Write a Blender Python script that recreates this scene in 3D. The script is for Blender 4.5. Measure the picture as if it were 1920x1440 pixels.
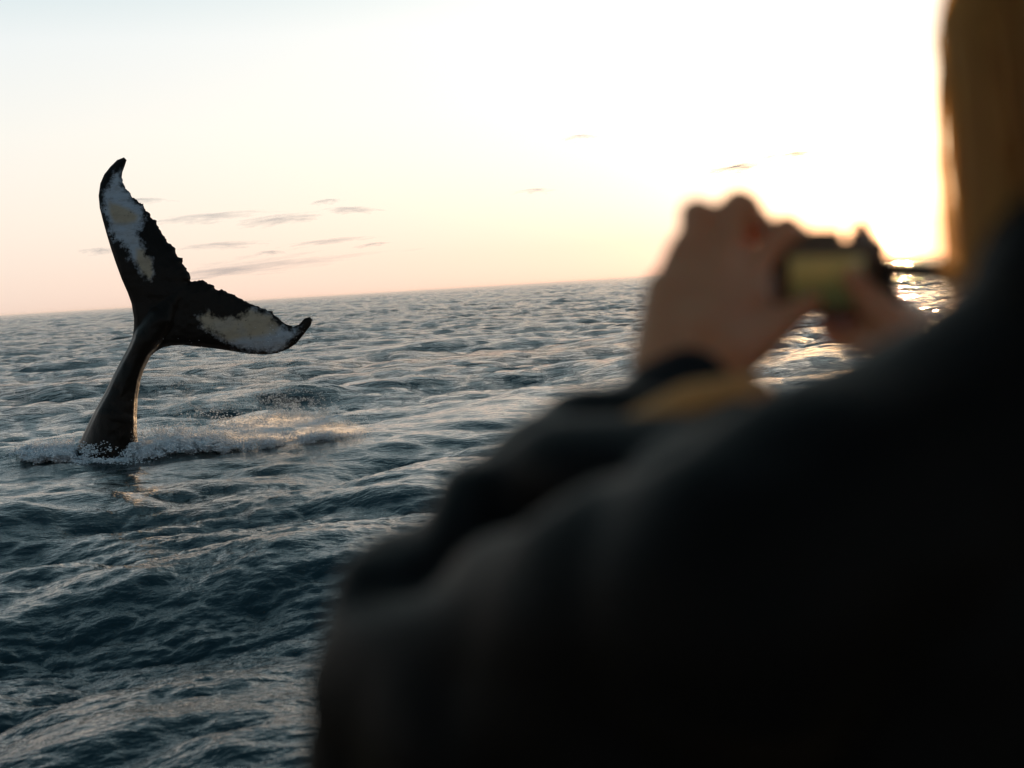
import bpy, bmesh, math, random
import numpy as np
from mathutils import Vector, Matrix, Euler, noise as mnoise

random.seed(7); rng = np.random.default_rng(11)
R = math.radians
sc = bpy.context.scene
for o in list(bpy.data.objects): bpy.data.objects.remove(o)
col = sc.collection

# ------------------------------------------------------------------ camera
CAM_H = 2.6
FPX = 50/36*1920
ROT = Euler((R(90-3.99), 0, 0)).to_matrix() @ Euler((0, 0, R(-3.44))).to_matrix()
cam = bpy.data.cameras.new('camera'); cam.lens = 50; cam.sensor_width = 36
cam.clip_start = 0.05; cam.clip_end = 90000
cam.dof.use_dof = True; cam.dof.focus_distance = 23.5; cam.dof.aperture_fstop = 2.6
cam.dof.aperture_blades = 0
co = bpy.data.objects.new('camera', cam); col.objects.link(co)
co.matrix_world = Matrix.Translation((0, 0, CAM_H)) @ ROT.to_4x4()
sc.camera = co

def P(px, py, d):
    """point seen at photo pixel (px, py) and depth d metres"""
    return Vector((0, 0, CAM_H)) + ROT @ Vector(((px-960)/FPX*d, -(py-720)/FPX*d, -d))
def Pn(px, py, d):
    px = np.asarray(px, float); py = np.asarray(py, float); d = np.asarray(d, float)+0*px
    v = np.stack([(px-960)/FPX*d, -(py-720)/FPX*d, -d], -1)
    return v @ np.array(ROT).T + np.array([0, 0, CAM_H])

# ------------------------------------------------------------------ sun and sky
sd = (P(1688, 462, 1) - Vector((0, 0, CAM_H))).normalized()
SUN_AZ = math.atan2(sd.x, sd.y); SUN_EL = R(1.15)
SUN_DIR = Vector((math.sin(SUN_AZ)*math.cos(SUN_EL), math.cos(SUN_AZ)*math.cos(SUN_EL), math.sin(SUN_EL)))
sun = bpy.data.lights.new('sun', 'SUN'); sun.energy = 5.0; sun.angle = R(0.53); sun.color = (1, 0.62, 0.32)
so = bpy.data.objects.new('sun', sun); col.objects.link(so)
so.rotation_euler = (-SUN_DIR).to_track_quat('-Z', 'Y').to_euler()
so.location = (0, 0, 30)

world = bpy.data.worlds.new('World'); sc.world = world; world.use_nodes = True
W = world.node_tree; W.nodes.clear()
def N(t, typ, **kw):
    n = t.nodes.new(typ)
    for k, v in kw.items():
        if k.startswith('i_'):
            n.inputs[k[2:].replace('_', ' ')].default_value = v
        else: setattr(n, k, v)
    return n
def L(t, a, b): t.links.new(a, b)
def math_(t, op, a, b=None, c=None, clamp=False):
    n = t.nodes.new('ShaderNodeMath'); n.operation = op; n.use_clamp = clamp
    for i, v in enumerate((a, b, c)):
        if v is None: continue
        if isinstance(v, (int, float)): n.inputs[i].default_value = v
        else: t.links.new(v, n.inputs[i])
    return n.outputs[0]
def ramp(t, fac, stops, interp='LINEAR'):
    n = t.nodes.new('ShaderNodeValToRGB'); cr = n.color_ramp; cr.interpolation = interp
    while len(cr.elements) > 1: cr.elements.remove(cr.elements[-1])
    cr.elements[0].position = stops[0][0]; cr.elements[0].color = (*stops[0][1], 1)
    for p, c in stops[1:]:
        e = cr.elements.new(p); e.color = (*c, 1)
    t.links.new(fac, n.inputs[0]); return n.outputs[0]
def mixc(t, fac, a, b, typ='MIX'):
    n = t.nodes.new('ShaderNodeMix'); n.data_type = 'RGBA'; n.blend_type = typ
    for s, v in ((n.inputs[0], fac), (n.inputs[6], a), (n.inputs[7], b)):
        if isinstance(v, (int, float)): s.default_value = v
        elif isinstance(v, tuple): s.default_value = (*v, 1) if len(v) == 3 else v
        else: t.links.new(v, s)
    return n.outputs[2]

tc = N(W, 'ShaderNodeTexCoord')
sky = N(W, 'ShaderNodeTexSky'); sky.sky_type = 'NISHITA'; sky.sun_disc = False
sky.sun_elevation = SUN_EL; sky.sun_rotation = SUN_AZ
sky.air_density = 1.0; sky.dust_density = 0.6; sky.ozone_density = 1.0
sep = N(W, 'ShaderNodeSeparateXYZ'); L(W, tc.outputs['Generated'], sep.inputs[0])
z = math_(W, 'ABSOLUTE', sep.outputs[2])
# tall gradient of evening air: peach at the horizon, cream above, pale blue then deeper blue overhead
zr = math_(W, 'POWER', z, 0.5)
grad = ramp(W, zr, [(0.0, (0.84, 0.66, 0.55)), (0.14, (0.91, 0.76, 0.65)), (0.25, (0.94, 0.85, 0.75)),
                    (0.34, (0.92, 0.90, 0.83)), (0.42, (0.84, 0.88, 0.87)), (0.48, (0.60, 0.74, 0.77)), (0.58, (0.37, 0.54, 0.59)), (0.75, (0.14, 0.27, 0.32)),
                    (1.0, (0.07, 0.15, 0.23))])
dot = N(W, 'ShaderNodeVectorMath', operation='DOT_PRODUCT')
L(W, tc.outputs['Generated'], dot.inputs[0]); dot.inputs[1].default_value = SUN_DIR
ang = math_(W, 'ARCCOSINE', math_(W, 'MINIMUM', dot.outputs['Value'], 0.999999))    # radians from the sun
deg = math_(W, 'MULTIPLY', ang, 57.2958)
# darker away from the sun
away = ramp(W, math_(W, 'DIVIDE', deg, 180.0), [(0.0, (1.05, 1.0, 0.97)), (0.2, (0.98, 0.98, 1.0)), (0.45, (0.72, 0.74, 0.80)), (1.0, (0.52, 0.56, 0.66))])
base = mixc(W, 1.0, grad, away, 'MULTIPLY')
def gauss(w): return math_(W, 'EXPONENT', math_(W, 'MULTIPLY', math_(W, 'POWER', math_(W, 'DIVIDE', deg, w), 2.0), -1.0))
def expo(w): return math_(W, 'EXPONENT', math_(W, 'DIVIDE', deg, -w))
def addc(a, fac, c, s):
    n = N(W, 'ShaderNodeVectorMath', operation='SCALE'); n.inputs[0].default_value = c
    L(W, math_(W, 'MULTIPLY', fac, s), n.inputs['Scale'])
    m = N(W, 'ShaderNodeVectorMath', operation='ADD'); L(W, a, m.inputs[0]); L(W, n.outputs[0], m.inputs[1]); return m.outputs[0]
# thick air low over the horizon reddens and dims the glow round the sun
ext = ramp(W, math_(W, 'MULTIPLY', z, 8.0), [(0.0, (.30, .20, .14)), (0.2, (.36, .27, .19)), (0.42, (.72, .60, .48)), (0.75, (1, .95, .85)), (1.0, (1, 1, 1))])
zero = N(W, 'ShaderNodeVectorMath', operation='SCALE'); zero.inputs['Scale'].default_value = 0.0; L(W, base, zero.inputs[0])
glow = addc(zero.outputs[0], expo(9.0), (1.0, 0.89, 0.74), 1.4)
glow = addc(glow, gauss(5.0), (1.0, 0.66, 0.34), 8.0)
glow = addc(glow, expo(3.0), (1.0, 0.60, 0.25), 3.0)
gx_ = mixc(W, 1.0, glow, ext, 'MULTIPLY')
sm_ = N(W, 'ShaderNodeVectorMath', operation='ADD'); L(W, base, sm_.inputs[0]); L(W, gx_, sm_.inputs[1])
acc = addc(sm_.outputs[0], gauss(0.50), (1.0, 0.66, 0.32), 110.0)
bg1 = N(W, 'ShaderNodeBackground'); L(W, acc, bg1.inputs[0]); bg1.inputs[1].default_value = 1.0
bg2 = N(W, 'ShaderNodeBackground'); L(W, sky.outputs[0], bg2.inputs[0]); bg2.inputs[1].default_value = 0.02
ad = N(W, 'ShaderNodeAddShader'); L(W, bg1.outputs[0], ad.inputs[0]); L(W, bg2.outputs[0], ad.inputs[1])
wo = N(W, 'ShaderNodeOutputWorld'); L(W, ad.outputs[0], wo.inputs[0])
world.cycles.sampling_method = 'MANUAL'; world.cycles.sample_map_resolution = 2048

sc.view_settings.view_transform = 'Standard'; sc.view_settings.look = 'None'
sc.view_settings.exposure = 0.0; sc.view_settings.gamma = 1.0
sc.view_settings.use_curve_mapping = False
sc.cycles.max_bounces = 6; sc.cycles.transparent_max_bounces = 12
sc.cycles.sample_clamp_indirect = 6.0; sc.cycles.volume_bounces = 0
sc.cycles.caustics_reflective = False; sc.cycles.caustics_refractive = False

# ------------------------------------------------------------------ helpers
def mat(name):
    m = bpy.data.materials.new(name); m.use_nodes = True; t = m.node_tree
    return m, t, t.nodes['Principled BSDF']
def tag(o, label=None, cat=None, group=None, kind=None):
    for k, v in (('label', label), ('category', cat), ('group', group), ('kind', kind)):
        if v: o[k] = v
    return o
def mesh_obj(name, V, F, m=None, parent=None, smooth=True):
    me = bpy.data.meshes.new(name); me.from_pydata([tuple(v) for v in V], [], [tuple(f) for f in F]); me.update()
    return finish(name, me, m, parent, smooth)
def fast_mesh(name, V, F, m=None, parent=None, smooth=True):
    """V (n,3), F (m,k) arrays"""
    V = np.ascontiguousarray(V, dtype=np.float32); F = np.ascontiguousarray(F, dtype=np.int32)
    me = bpy.data.meshes.new(name); k = F.shape[1]
    me.vertices.add(len(V)); me.vertices.foreach_set('co', V.ravel())
    me.loops.add(F.size); me.loops.foreach_set('vertex_index', F.ravel())
    me.polygons.add(len(F)); me.polygons.foreach_set('loop_start', np.arange(0, F.size, k, dtype=np.int32))
    me.polygons.foreach_set('loop_total', np.full(len(F), k, dtype=np.int32))
    me.update(calc_edges=True)
    return finish(name, me, m, parent, smooth)
def finish(name, me, m, parent, smooth):
    if smooth: me.polygons.foreach_set('use_smooth', np.ones(len(me.polygons), dtype=bool))
    o = bpy.data.objects.new(name, me); col.objects.link(o)
    if m: me.materials.append(m)
    if parent: o.parent = parent; o.matrix_parent_inverse = Matrix.Translation(-parent.location)
    return o
def empty(name, loc):
    o = bpy.data.objects.new(name, None); o.location = loc; o.empty_display_size = 0.2; col.objects.link(o); return o
def attr(o, name, vals):
    a = o.data.attributes.new(name, 'FLOAT', 'POINT'); a.data.foreach_set('value', np.ascontiguousarray(vals, dtype=np.float32))

# ------------------------------------------------------------------ sea surface
WIND = R(112)
def cascade(Lm, n, lmin, lmax, slope, seed, p=2.0, iso=0.15, wd=WIND):
    r = np.random.default_rng(seed)
    k1 = np.fft.fftfreq(n, Lm/n)*2*np.pi
    kx, ky = np.meshgrid(k1, k1, indexing='ij'); k = np.hypot(kx, ky); k[0, 0] = 1
    th = np.arctan2(ky, kx) - wd
    D = np.abs(np.cos(th))**p*(np.where(np.cos(th) > 0, 1, .35)) + iso
    lam = 2*np.pi/k
    band = 1/(1+np.exp(-(lam/lmin-1)*14))/(1+np.exp((lam/lmax-1)*9))
    S = D*band/k**4
    h = (r.normal(size=(n, n))+1j*r.normal(size=(n, n)))*np.sqrt(S); h[0, 0] = 0
    H = np.fft.ifft2(h).real
    sx = np.fft.ifft2(1j*kx*h).real; sy = np.fft.ifft2(1j*ky*h).real
    s = slope/np.sqrt((sx**2+sy**2).mean())
    dx = np.fft.ifft2(-1j*kx/k*h).real; dy = np.fft.ifft2(-1j*ky/k*h).real
    return dict(L=Lm, n=n, f=(np.stack([dx, dy, H], -1)*s).astype(np.float32), lmin=lmin)
def samp(c, x, y):
    n = c['n']; u = x/c['L']*n; v = y/c['L']*n
    i = np.floor(u).astype(np.int64); j = np.floor(v).astype(np.int64)
    a = (u-i)[..., None]; b = (v-j)[..., None]; i0 = i % n; j0 = j % n; i1 = (i+1) % n; j1 = (j+1) % n; f = c['f']
    return (f[i0, j0]*(1-a)+f[i1, j0]*a)*(1-b)+(f[i0, j1]*(1-a)+f[i1, j1]*a)*b
CAS = [cascade(173.0, 512, 4.5, 14.0, 0.085, 5, 3.0, .08), cascade(97.0, 512, 1.7, 4.5, 0.14, 21, 3.0, .08, WIND+.15),
       cascade(31.0, 512, 0.42, 1.7, 0.215, 8, 3.0, .10, WIND-0.2), cascade(7.3, 256, 0.11, 0.42, 0.22, 3, 2.0, .25, WIND+.15), cascade(2.1, 256, 0.03, 0.11, 0.16, 31, 1.0, .5, WIND)]
CHOP = [1.3, 1.35, 1.3, 1.0, .5]
def sea_disp(x, y, spacing=None):
    out = np.zeros(x.shape+(3,), np.float32)
    # gusts and lulls: the short waves are uneven over the surface
    g = 0.75+0.25*np.sin(x*.11+1.3*np.sin(y*.07))*np.sin(y*.09+x*.05+2)+.15*np.sin(x*.31-y*.27)
    for c, ch, gu in zip(CAS, CHOP, (0, .5, 1, 1.3, 1.3)):
        a, b = (x, y)
        s = samp(c, a, b)
        w = 1.0 if spacing is None else np.clip(2.7-spacing/(c['lmin']*1.2), 0, 1)
        w = w*(g**gu if gu else 1.0)
        out += s*(np.array([ch, ch, 1.0], np.float32))*(w[..., None] if np.ndim(w) else w)
    return out
def sea_z(x, y):
    x = np.atleast_1d(np.float64(x)); y = np.atleast_1d(np.float64(y))
    return sea_disp(x, y)[:, 2]

# water plane distance of the whale
def hit_water(px, py):
    o = np.array([0, 0, CAM_H]); d = Pn(px, py, 1.0)-o
    t = -CAM_H/d[..., 2]
    return o+d*t[..., None] if np.ndim(t) else o+d*t
base_pt = hit_water(200, 862)
WD = float((Vector(base_pt)-Vector((0, 0, CAM_H))).dot(ROT @ Vector((0, 0, -1))))
print('whale depth', WD, base_pt)

# foam on the surface: blobs in photo directions, laid on the water plane
foam_c = [(95, 852, 1.3, .45), (200, 856, 1.0, .6), (300, 850, 1.3, .6), (390, 838, 1.4, .7), (480, 828, 1.3, .8), (570, 826, 1.2, .7), (640, 826, .9, .45),
          (560, 790, 1.0, 1.1), (450, 800, 1.2, 1.2)]
fc = [(hit_water(a, b), c, e) for a, b, c, e in foam_c]

ang_in = np.concatenate([np.linspace(-23, -21.2, 30)[:-1], np.linspace(-21.2, 9.0, 700)[:-1], np.linspace(9.0, 21.5, 140)])
ang_out = np.linspace(21.5, 337, 90)[1:-1]
AN = np.radians(np.concatenate([ang_in, ang_out]))
f1024 = FPX*1024/1920
RR = list(CAM_H*f1024/np.concatenate([np.array([2600, 1500, 1000, 760, 640, 580]), np.arange(545, 62, -.85)]))
while RR[-1] < 12000:
    r0 = RR[-1]; RR.append(r0+max(.36*(r0/60)**.85, 0.0085*(r0-400), ))
RR = np.array(RR)
print('sea grid', len(AN), len(RR), RR[0], RR[-1])
rr, aa = np.meshgrid(RR, AN, indexing='ij')
X = rr*np.sin(aa); Y = rr*np.cos(aa)
dr = np.gradient(RR)[:, None]*np.ones_like(rr); dan = np.gradient(AN); dan[-1] = dan[-2]; da = rr*dan[None, :]
spc = np.maximum(dr, da)
D = sea_disp(X, Y, spc)
V = np.stack([X+D[..., 0], Y+D[..., 1], D[..., 2]], -1).reshape(-1, 3)
nr, na = rr.shape
idx = np.arange(nr*na).reshape(nr, na)
q = np.stack([idx[:-1], np.roll(idx, -1, 1)[:-1], np.roll(idx, -1, 1)[1:], idx[1:]], -1).reshape(-1, 4)
q = q[:, ::-1]
V = np.vstack([V, [[0, 0, 0]]])

wm, t, b = mat('sea_water')
b.inputs['Base Color'].default_value = (0.006, 0.020, 0.022, 1); b.inputs['Roughness'].default_value = 0.07
b.inputs['IOR'].default_value = 1.333
geo = N(t, 'ShaderNodeNewGeometry')
def wnoise(scale, sx, sy, detail, rough=.55, rot=WIND):
    mp = N(t, 'ShaderNodeMapping'); mp.vector_type = 'TEXTURE'
    L(t, geo.outputs['Position'], mp.inputs[0]); mp.inputs['Rotation'].default_value = (0, 0, rot)
    mp.inputs['Scale'].default_value = (sx, sy, 1)
    n = N(t, 'ShaderNodeTexNoise'); L(t, mp.outputs[0], n.inputs['Vector'])
    n.inputs['Scale'].default_value = scale; n.inputs['Detail'].default_value = detail; n.inputs['Roughness'].default_value = rough
    return n.outputs['Fac']
far = N(t, 'ShaderNodeAttribute', attribute_name='far').outputs['Fac']
foam = N(t, 'ShaderNodeAttribute', attribute_name='foam').outputs['Fac']
far2 = N(t, 'ShaderNodeAttribute', attribute_name='far_chop').outputs['Fac']
fine = wnoise(7.0, 1, 1.8, 4, .6)
mid = wnoise(0.35, 1, 2.6, 5, .62)
mid2 = wnoise(1.3, 1, 2.2, 5, .65)
b1 = N(t, 'ShaderNodeBump'); L(t, mid, b1.inputs['Height']); b1.inputs['Distance'].default_value = 1.6; L(t, far, b1.inputs['Strength'])
b2 = N(t, 'ShaderNodeBump'); L(t, fine, b2.inputs['Height']); b2.inputs['Distance'].default_value = 0.045
b2.inputs['Strength'].default_value = 0.7; b3 = N(t, 'ShaderNodeBump'); L(t, mid2, b3.inputs['Height']); b3.inputs['Distance'].default_value = .9; L(t, far2, b3.inputs['Strength']); L(t, b1.outputs[0], b3.inputs['Normal']); L(t, b3.outputs[0], b2.inputs['Normal'])
L(t, b2.outputs[0], b.inputs['Normal'])
fn = wnoise(3.2, 1, 1.6, 6, .7)
fmask = math_(t, 'MULTIPLY', math_(t, 'SUBTRACT', math_(t, 'ADD', foam, fn), 0.93), 7.0, clamp=True)
L(t, mixc(t, fmask, (0.006, 0.020, 0.022), (0.55, 0.56, 0.56)), b.inputs['Base Color'])
L(t, math_(t, 'MULTIPLY_ADD', fmask, 0.6, 0.09), b.inputs['Roughness'])
sea = fast_mesh('sea', V, q, wm)
tag(sea, kind='structure')
fm = np.zeros(len(V))
for (c, ra, rb), (px_, *_r) in zip(fc, foam_c):
    d2 = ((V[:, 0]-c[0])/ra)**2+((V[:, 1]-c[1])/(rb*2.2))**2
    fm = np.maximum(fm, np.exp(-d2)*.80)
attr(sea, 'foam', fm)
fa = np.concatenate([np.clip((spc-1.2)/2.5, 0, 1).ravel(), [1]]); attr(sea, 'far_chop', np.concatenate([np.clip((spc-.15)/.5, 0, 1).ravel(), [1]]))
attr(sea, 'far', fa)

# ------------------------------------------------------------------ whale tail
OUT = [(232.4,295),(237.5,300),(234,311),(229.5,323),(228,334),(232,347),(239.5,357),(245,362.5),(248,370),(256.6,374),(261,380),(268.5,381.6),(270,391),
(281,399.5),(282,407),(292,414),(295,424),(301,434),(309,444),(312,452),(320.6,458),(328,466),(329,473.5),(335,482),(340.5,484),(342,493.5),(347.7,500.6),
(352,509),(356,516),(357,523),(353,530),(360.5,527),(373,525.6),(384.7,527.6),(393,533),(400,534.7),(402,540),(410,544),(420,544),(427,549),(440,553),
(446,559),(458.7,563),(470,570),(481,571.7),(488.6,577),(498.5,580),(510,584.5),(514,590),(522.7,597),(530,604.5),(541,610),(551,612.4),(562.6,607),
(571,597),(581,594),(586,600),(582.5,610),(569.7,627),(555.5,644),(541,654),(521,662),(498.5,665),(470,663.7),(441.6,659.4),(407,654),(370,650),
(345,647),(322,648),(305,651.5),(290.7,660),(282,668.5),(276.5,680),(269,695),(263,715),(258,746),(256.5,782),(257,813),(259,840),(264,870),(275,910),(290,960),
(100,960),(114,915),(126,880),(136.5,855),(147,833),(164,797.5),(182,762),(198,734),(214,700),(229.6,671),(241.5,649),(248,633),(251,615),(251,597),
(246.6,569),(239.5,549),(228,523),(216.7,492),(208,466),(199.6,438),(192.5,412),(186.8,389.6),(184.8,366.8),(188,344),(195.4,327),(206.7,312.7),(219.6,300)]
OUT = np.array(OUT, float)
# roughen the trailing edges (tip of one fluke round the notch to the tip of the other)
def dense(poly, step, closed=True, jag=None):
    res = []
    n = len(poly)
    for i in range(n if closed else n-1):
        a = poly[i]; bq = poly[(i+1) % n]; m = max(1, int(np.hypot(*(bq-a))/step))
        for k in range(m):
            p = a+(bq-a)*k/m
            if jag and 4 <= i <= 51:
                nrm = np.array([(bq-a)[1], -(bq-a)[0]]); nrm /= np.hypot(*nrm)
                p = p+nrm*jag*(mnoise.noise(Vector((p[0]*.16, p[1]*.16, 3)))*1.5+mnoise.noise(Vector((p[0]*.45, p[1]*.45, 9))))
            res.append(p)
    return np.array(res)
OUTD = dense(OUT, 2.5, jag=2.2)
def sdist(poly, pts):
    """signed distance, positive inside"""
    a = poly; bb = np.roll(poly, -1, 0); e = bb-a
    best = np.full(len(pts), 1e9); near = np.zeros((len(pts), 2)); ins = np.zeros(len(pts), bool)
    for i in range(len(a)):
        w = pts-a[i]; tt = np.clip((w@e[i])/max(e[i]@e[i], 1e-9), 0, 1)
        c = a[i]+tt[:, None]*e[i]; d2 = ((pts-c)**2).sum(1); m = d2 < best
        best[m] = d2[m]; near[m] = c[m]
        y0, y1 = a[i][1], bb[i][1]
        cr = ((y0 > pts[:, 1]) != (y1 > pts[:, 1]))
        xi = a[i][0]+(pts[:, 1]-y0)/(y1-y0+1e-12)*e[i][0]
        ins ^= cr & (pts[:, 0] < xi)
    return np.where(ins, 1, -1)*np.sqrt(best), near
STEP = 1.5
gx = np.arange(108, 592, STEP); gy = np.arange(290, 962, STEP)
GX, GY = np.meshgrid(gx, gy, indexing='ij'); pts = np.stack([GX.ravel(), GY.ravel()], 1)
sdv, near = sdist(OUTD, pts)
inside = (sdv > 0.15).reshape(GX.shape)
cell = inside[:-1, :-1] | inside[1:, :-1] | inside[:-1, 1:] | inside[1:, 1:]
used = np.zeros_like(inside)
for sx_, sy_ in ((0, 0), (1, 0), (0, 1), (1, 1)): used[sx_:sx_+cell.shape[0], sy_:sy_+cell.shape[1]] |= cell
q2 = pts.copy(); bd = used.ravel() & ~inside.ravel(); q2[bd] = near[bd]
MPP = WD/FPX
d = np.maximum(sdv, 0)
def seg_field(chain):
    """depth half-thickness (m) of a tapered elliptical body along a px chain (x,y,r)"""
    w = np.zeros(len(q2))
    for (x0, y0, r0), (x1, y1, r1) in zip(chain[:-1], chain[1:]):
        a = np.array([x0, y0]); e = np.array([x1-x0, y1-y0]); tt = np.clip(((q2-a)@e)/(e@e), 0, 1)
        dist = np.sqrt(((q2-(a+tt[:, None]*e))**2).sum(1)); r = r0+(r1-r0)*tt
        w = np.maximum(w, np.sqrt(np.maximum(r*r-dist*dist, 0))*MPP)
    return w
fl_t = 0.105*np.sqrt(1-(1-np.clip(d/42, 0, 1))**2)
# thinner towards the trailing edges and tips
tipd = np.minimum(np.hypot(q2[:, 0]-232, q2[:, 1]-295), np.hypot(q2[:, 0]-586, q2[:, 1]-600))
fl_t *= 0.45+0.55*np.clip(tipd/190, 0, 1)
body = seg_field([(200, 965, 92), (200, 860, 57), (215, 790, 45), (232, 730, 31), (250, 685, 24), (272, 640, 26), (300, 600, 27), (320, 570, 15), (340, 545, 4)])
edge = np.sqrt(np.clip(d/6, 0, 1))
body_w = 1.15*body*edge
tk = np.log(np.exp(fl_t/.03)+np.exp(body_w/.03)-1)*.03*edge
tk = tk+(np.maximum(tk, .9*np.sqrt(np.clip(2*46*d-d*d*.9, 0, None))*MPP)-tk)*np.clip((q2[:, 1]-665)/70, 0, 1)
# mid-surface: flukes lean and curl
x_, y_ = q2[:, 0], q2[:, 1]
uf = np.clip((560-y_)/265, 0, 1.2); lf = np.clip((x_-330)/255, 0, 1.2)
mid_d = -0.15*uf+0.75*uf**2 + 0.25*lf+0.45*lf**2 + 0.35*np.clip((y_-640)/220, 0, 2)
relief = np.array([mnoise.noise(Vector((a*.03, c*.03, 1.0)))*.012+mnoise.noise(Vector((a*.09, c*.09, 5.0)))*.007 for a, c in q2])*np.clip(d/12, 0, 1)
front = Pn(x_, y_, WD+mid_d-tk-relief); back = Pn(x_, y_, WD+mid_d+tk+relief)
u = used.ravel(); fi = np.full(len(q2), -1); fi[u] = np.arange(u.sum())
bi = fi.copy(); nb_ = (u & ~bd); bi[nb_] = u.sum()+np.arange(nb_.sum())
Vw = np.vstack([front[u], back[nb_]])
ids = np.arange(len(q2)).reshape(GX.shape)
ci, cj = np.nonzero(cell)
quad = np.stack([ids[ci, cj], ids[ci+1, cj], ids[ci+1, cj+1], ids[ci, cj+1]], 1)
Fw = np.vstack([fi[quad], bi[quad][:, ::-1]])
def inpoly(poly, s=25):
    p = np.array([(100+a/3.513, 270+c/3.513) for a, c in poly]); sv, _ = sdist(p, q2); return np.clip(sv/s+.5, 0, 1)
def soft(v, px0, py0, px1, py1): pass
up_white = inpoly([(400,190),(450,170),(450,260),(500,330),(560,395),(597,440),(600,500),(585,560),(575,600),(590,660),(610,720),(650,760),(662,850),(640,915),(600,870),(560,825),(530,785),(490,745),(480,690),(430,650),(395,640),(365,590),(345,500),(322,430),(318,330),(345,290),(380,240)])
lo_white = inpoly([(950,1130),(1020,1095),(1080,1135),(1180,1135),(1260,1115),(1285,1083),(1360,1085),(1440,1130),(1490,1180),(1550,1228),(1635,1195),(1600,1260),(1550,1310),(1520,1345),(1440,1372),(1340,1372),(1280,1358),(1200,1345),(1100,1285),(1010,1235),(965,1190)])
up_tan = inpoly([(365,380),(430,400),(500,430),(555,470),(545,510),(460,530),(400,525),(370,450)], 9)
up_tan2 = inpoly([(545,690),(600,690),(650,760),(662,850),(640,915),(590,860),(545,780)], 9)
lo_tan = inpoly([(940,1150),(1020,1090),(1280,1080),(1430,1120),(1500,1190),(1450,1255),(1300,1275),(1150,1300),(1000,1240)], 12)
stain = inpoly([(300,420),(345,420),(360,520),(400,600),(480,690),(480,745),(430,700),(350,620),(310,500)], 14)
white = np.maximum(up_white, lo_white); tan = np.maximum(np.maximum(up_tan, up_tan2), lo_tan)
wmask = np.concatenate([white[u], np.zeros(nb_.sum())]); tmask = np.concatenate([tan[u], np.zeros(nb_.sum())])
smask = np.concatenate([stain[u], np.zeros(nb_.sum())])

km, t, b = mat('whale_skin')
geo = N(t, 'ShaderNodeNewGeometry')
wa = N(t, 'ShaderNodeAttribute', attribute_name='pale').outputs['Fac']
ta = N(t, 'ShaderNodeAttribute', attribute_name='tan').outputs['Fac']
sa = N(t, 'ShaderNodeAttribute', attribute_name='stain').outputs['Fac']
def tn(scale, det=5, rough=.6, sx=(1, 1, 1)):
    mp = N(t, 'ShaderNodeMapping'); L(t, geo.outputs['Position'], mp.inputs[0]); mp.inputs['Scale'].default_value = sx
    n = N(t, 'ShaderNodeTexNoise'); L(t, mp.outputs[0], n.inputs['Vector']); n.inputs['Scale'].default_value = scale
    n.inputs['Detail'].default_value = det; n.inputs['Roughness'].default_value = rough; return n.outputs['Fac']
n1 = tn(7, 8, .75); n2 = tn(22, 4, .6); n3 = tn(3, 3, .5); n4 = tn(4, 7, .75, (1, 1, 2.6))
m1 = math_(t, 'MULTIPLY', math_(t, 'SUBTRACT', math_(t, 'ADD', wa, math_(t, 'MULTIPLY', math_(t, 'SUBTRACT', n1, .5), 2.2)), .40), 2.2, clamp=True)
spots = math_(t, 'MULTIPLY', math_(t, 'SUBTRACT', n2, math_(t, 'MULTIPLY_ADD', sa, -.2, .68)), 14.0, clamp=True)
m2 = math_(t, 'MULTIPLY', m1, math_(t, 'SUBTRACT', 1.0, spots))
tanm = math_(t, 'MULTIPLY', math_(t, 'ADD', ta, math_(t, 'SUBTRACT', n3, .5)), .95, clamp=True)
pale = mixc(t, tanm, (0.34, 0.36, 0.39), (0.38, 0.30, 0.21))
pale = mixc(t, math_(t, 'MULTIPLY', math_(t, 'SUBTRACT', n4, .46), 2.0, clamp=True), pale, (0.17, 0.14, 0.11))
dark = mixc(t, n1, (0.004, 0.003, 0.002), (0.011, 0.0075, 0.005))
L(t, mixc(t, m2, dark, pale), b.inputs['Base Color'])
b.inputs['Roughness'].default_value = 0.38
L(t, math_(t, 'MULTIPLY_ADD', m2, .1, .33), b.inputs['Roughness'])
b.inputs['Specular IOR Level'].default_value = 0.09
bp = N(t, 'ShaderNodeBump'); L(t, n2, bp.inputs['Height']); bp.inputs['Distance'].default_value = .012; bp.inputs['Strength'].default_value = .6
L(t, bp.outputs[0], b.inputs['Normal'])
whale = fast_mesh('whale', Vw, Fw, km)
attr(whale, 'pale', wmask); attr(whale, 'tan', tmask); attr(whale, 'stain', smask)
tag(whale, 'black whale tail with white patched flukes raised out of the sea above splashing foam', 'whale')

# ------------------------------------------------------------------ droplets and froth
ICO_V, ICO_F = None, None
bm = bmesh.new(); bmesh.ops.create_icosphere(bm, subdivisions=1, radius=1)
ICO_V = np.array([v.co[:] for v in bm.verts]); ICO_F = np.array([[v.index for v in f.verts] for f in bm.faces]); bm.free()
OCT_V = np.array([(1,0,0),(-1,0,0),(0,1,0),(0,-1,0),(0,0,1),(0,0,-1)], float)
OCT_F = np.array([(0,2,4),(2,1,4),(1,3,4),(3,0,4),(2,0,5),(1,2,5),(3,1,5),(0,3,5)])
def blobs(name, C, r, m, base=(ICO_V, ICO_F), stretch=None, smooth=True):
    bv, bf = base; n = len(C)
    s = np.ones((n, 3))*r[:, None]
    if stretch is not None: s = s*stretch
    V = (C[:, None, :]+bv[None]*s[:, None, :]).reshape(-1, 3)
    F = (bf[None]+np.arange(n)[:, None, None]*len(bv)).reshape(-1, 3)
    return fast_mesh(name, V, F, m, smooth=smooth)
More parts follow.
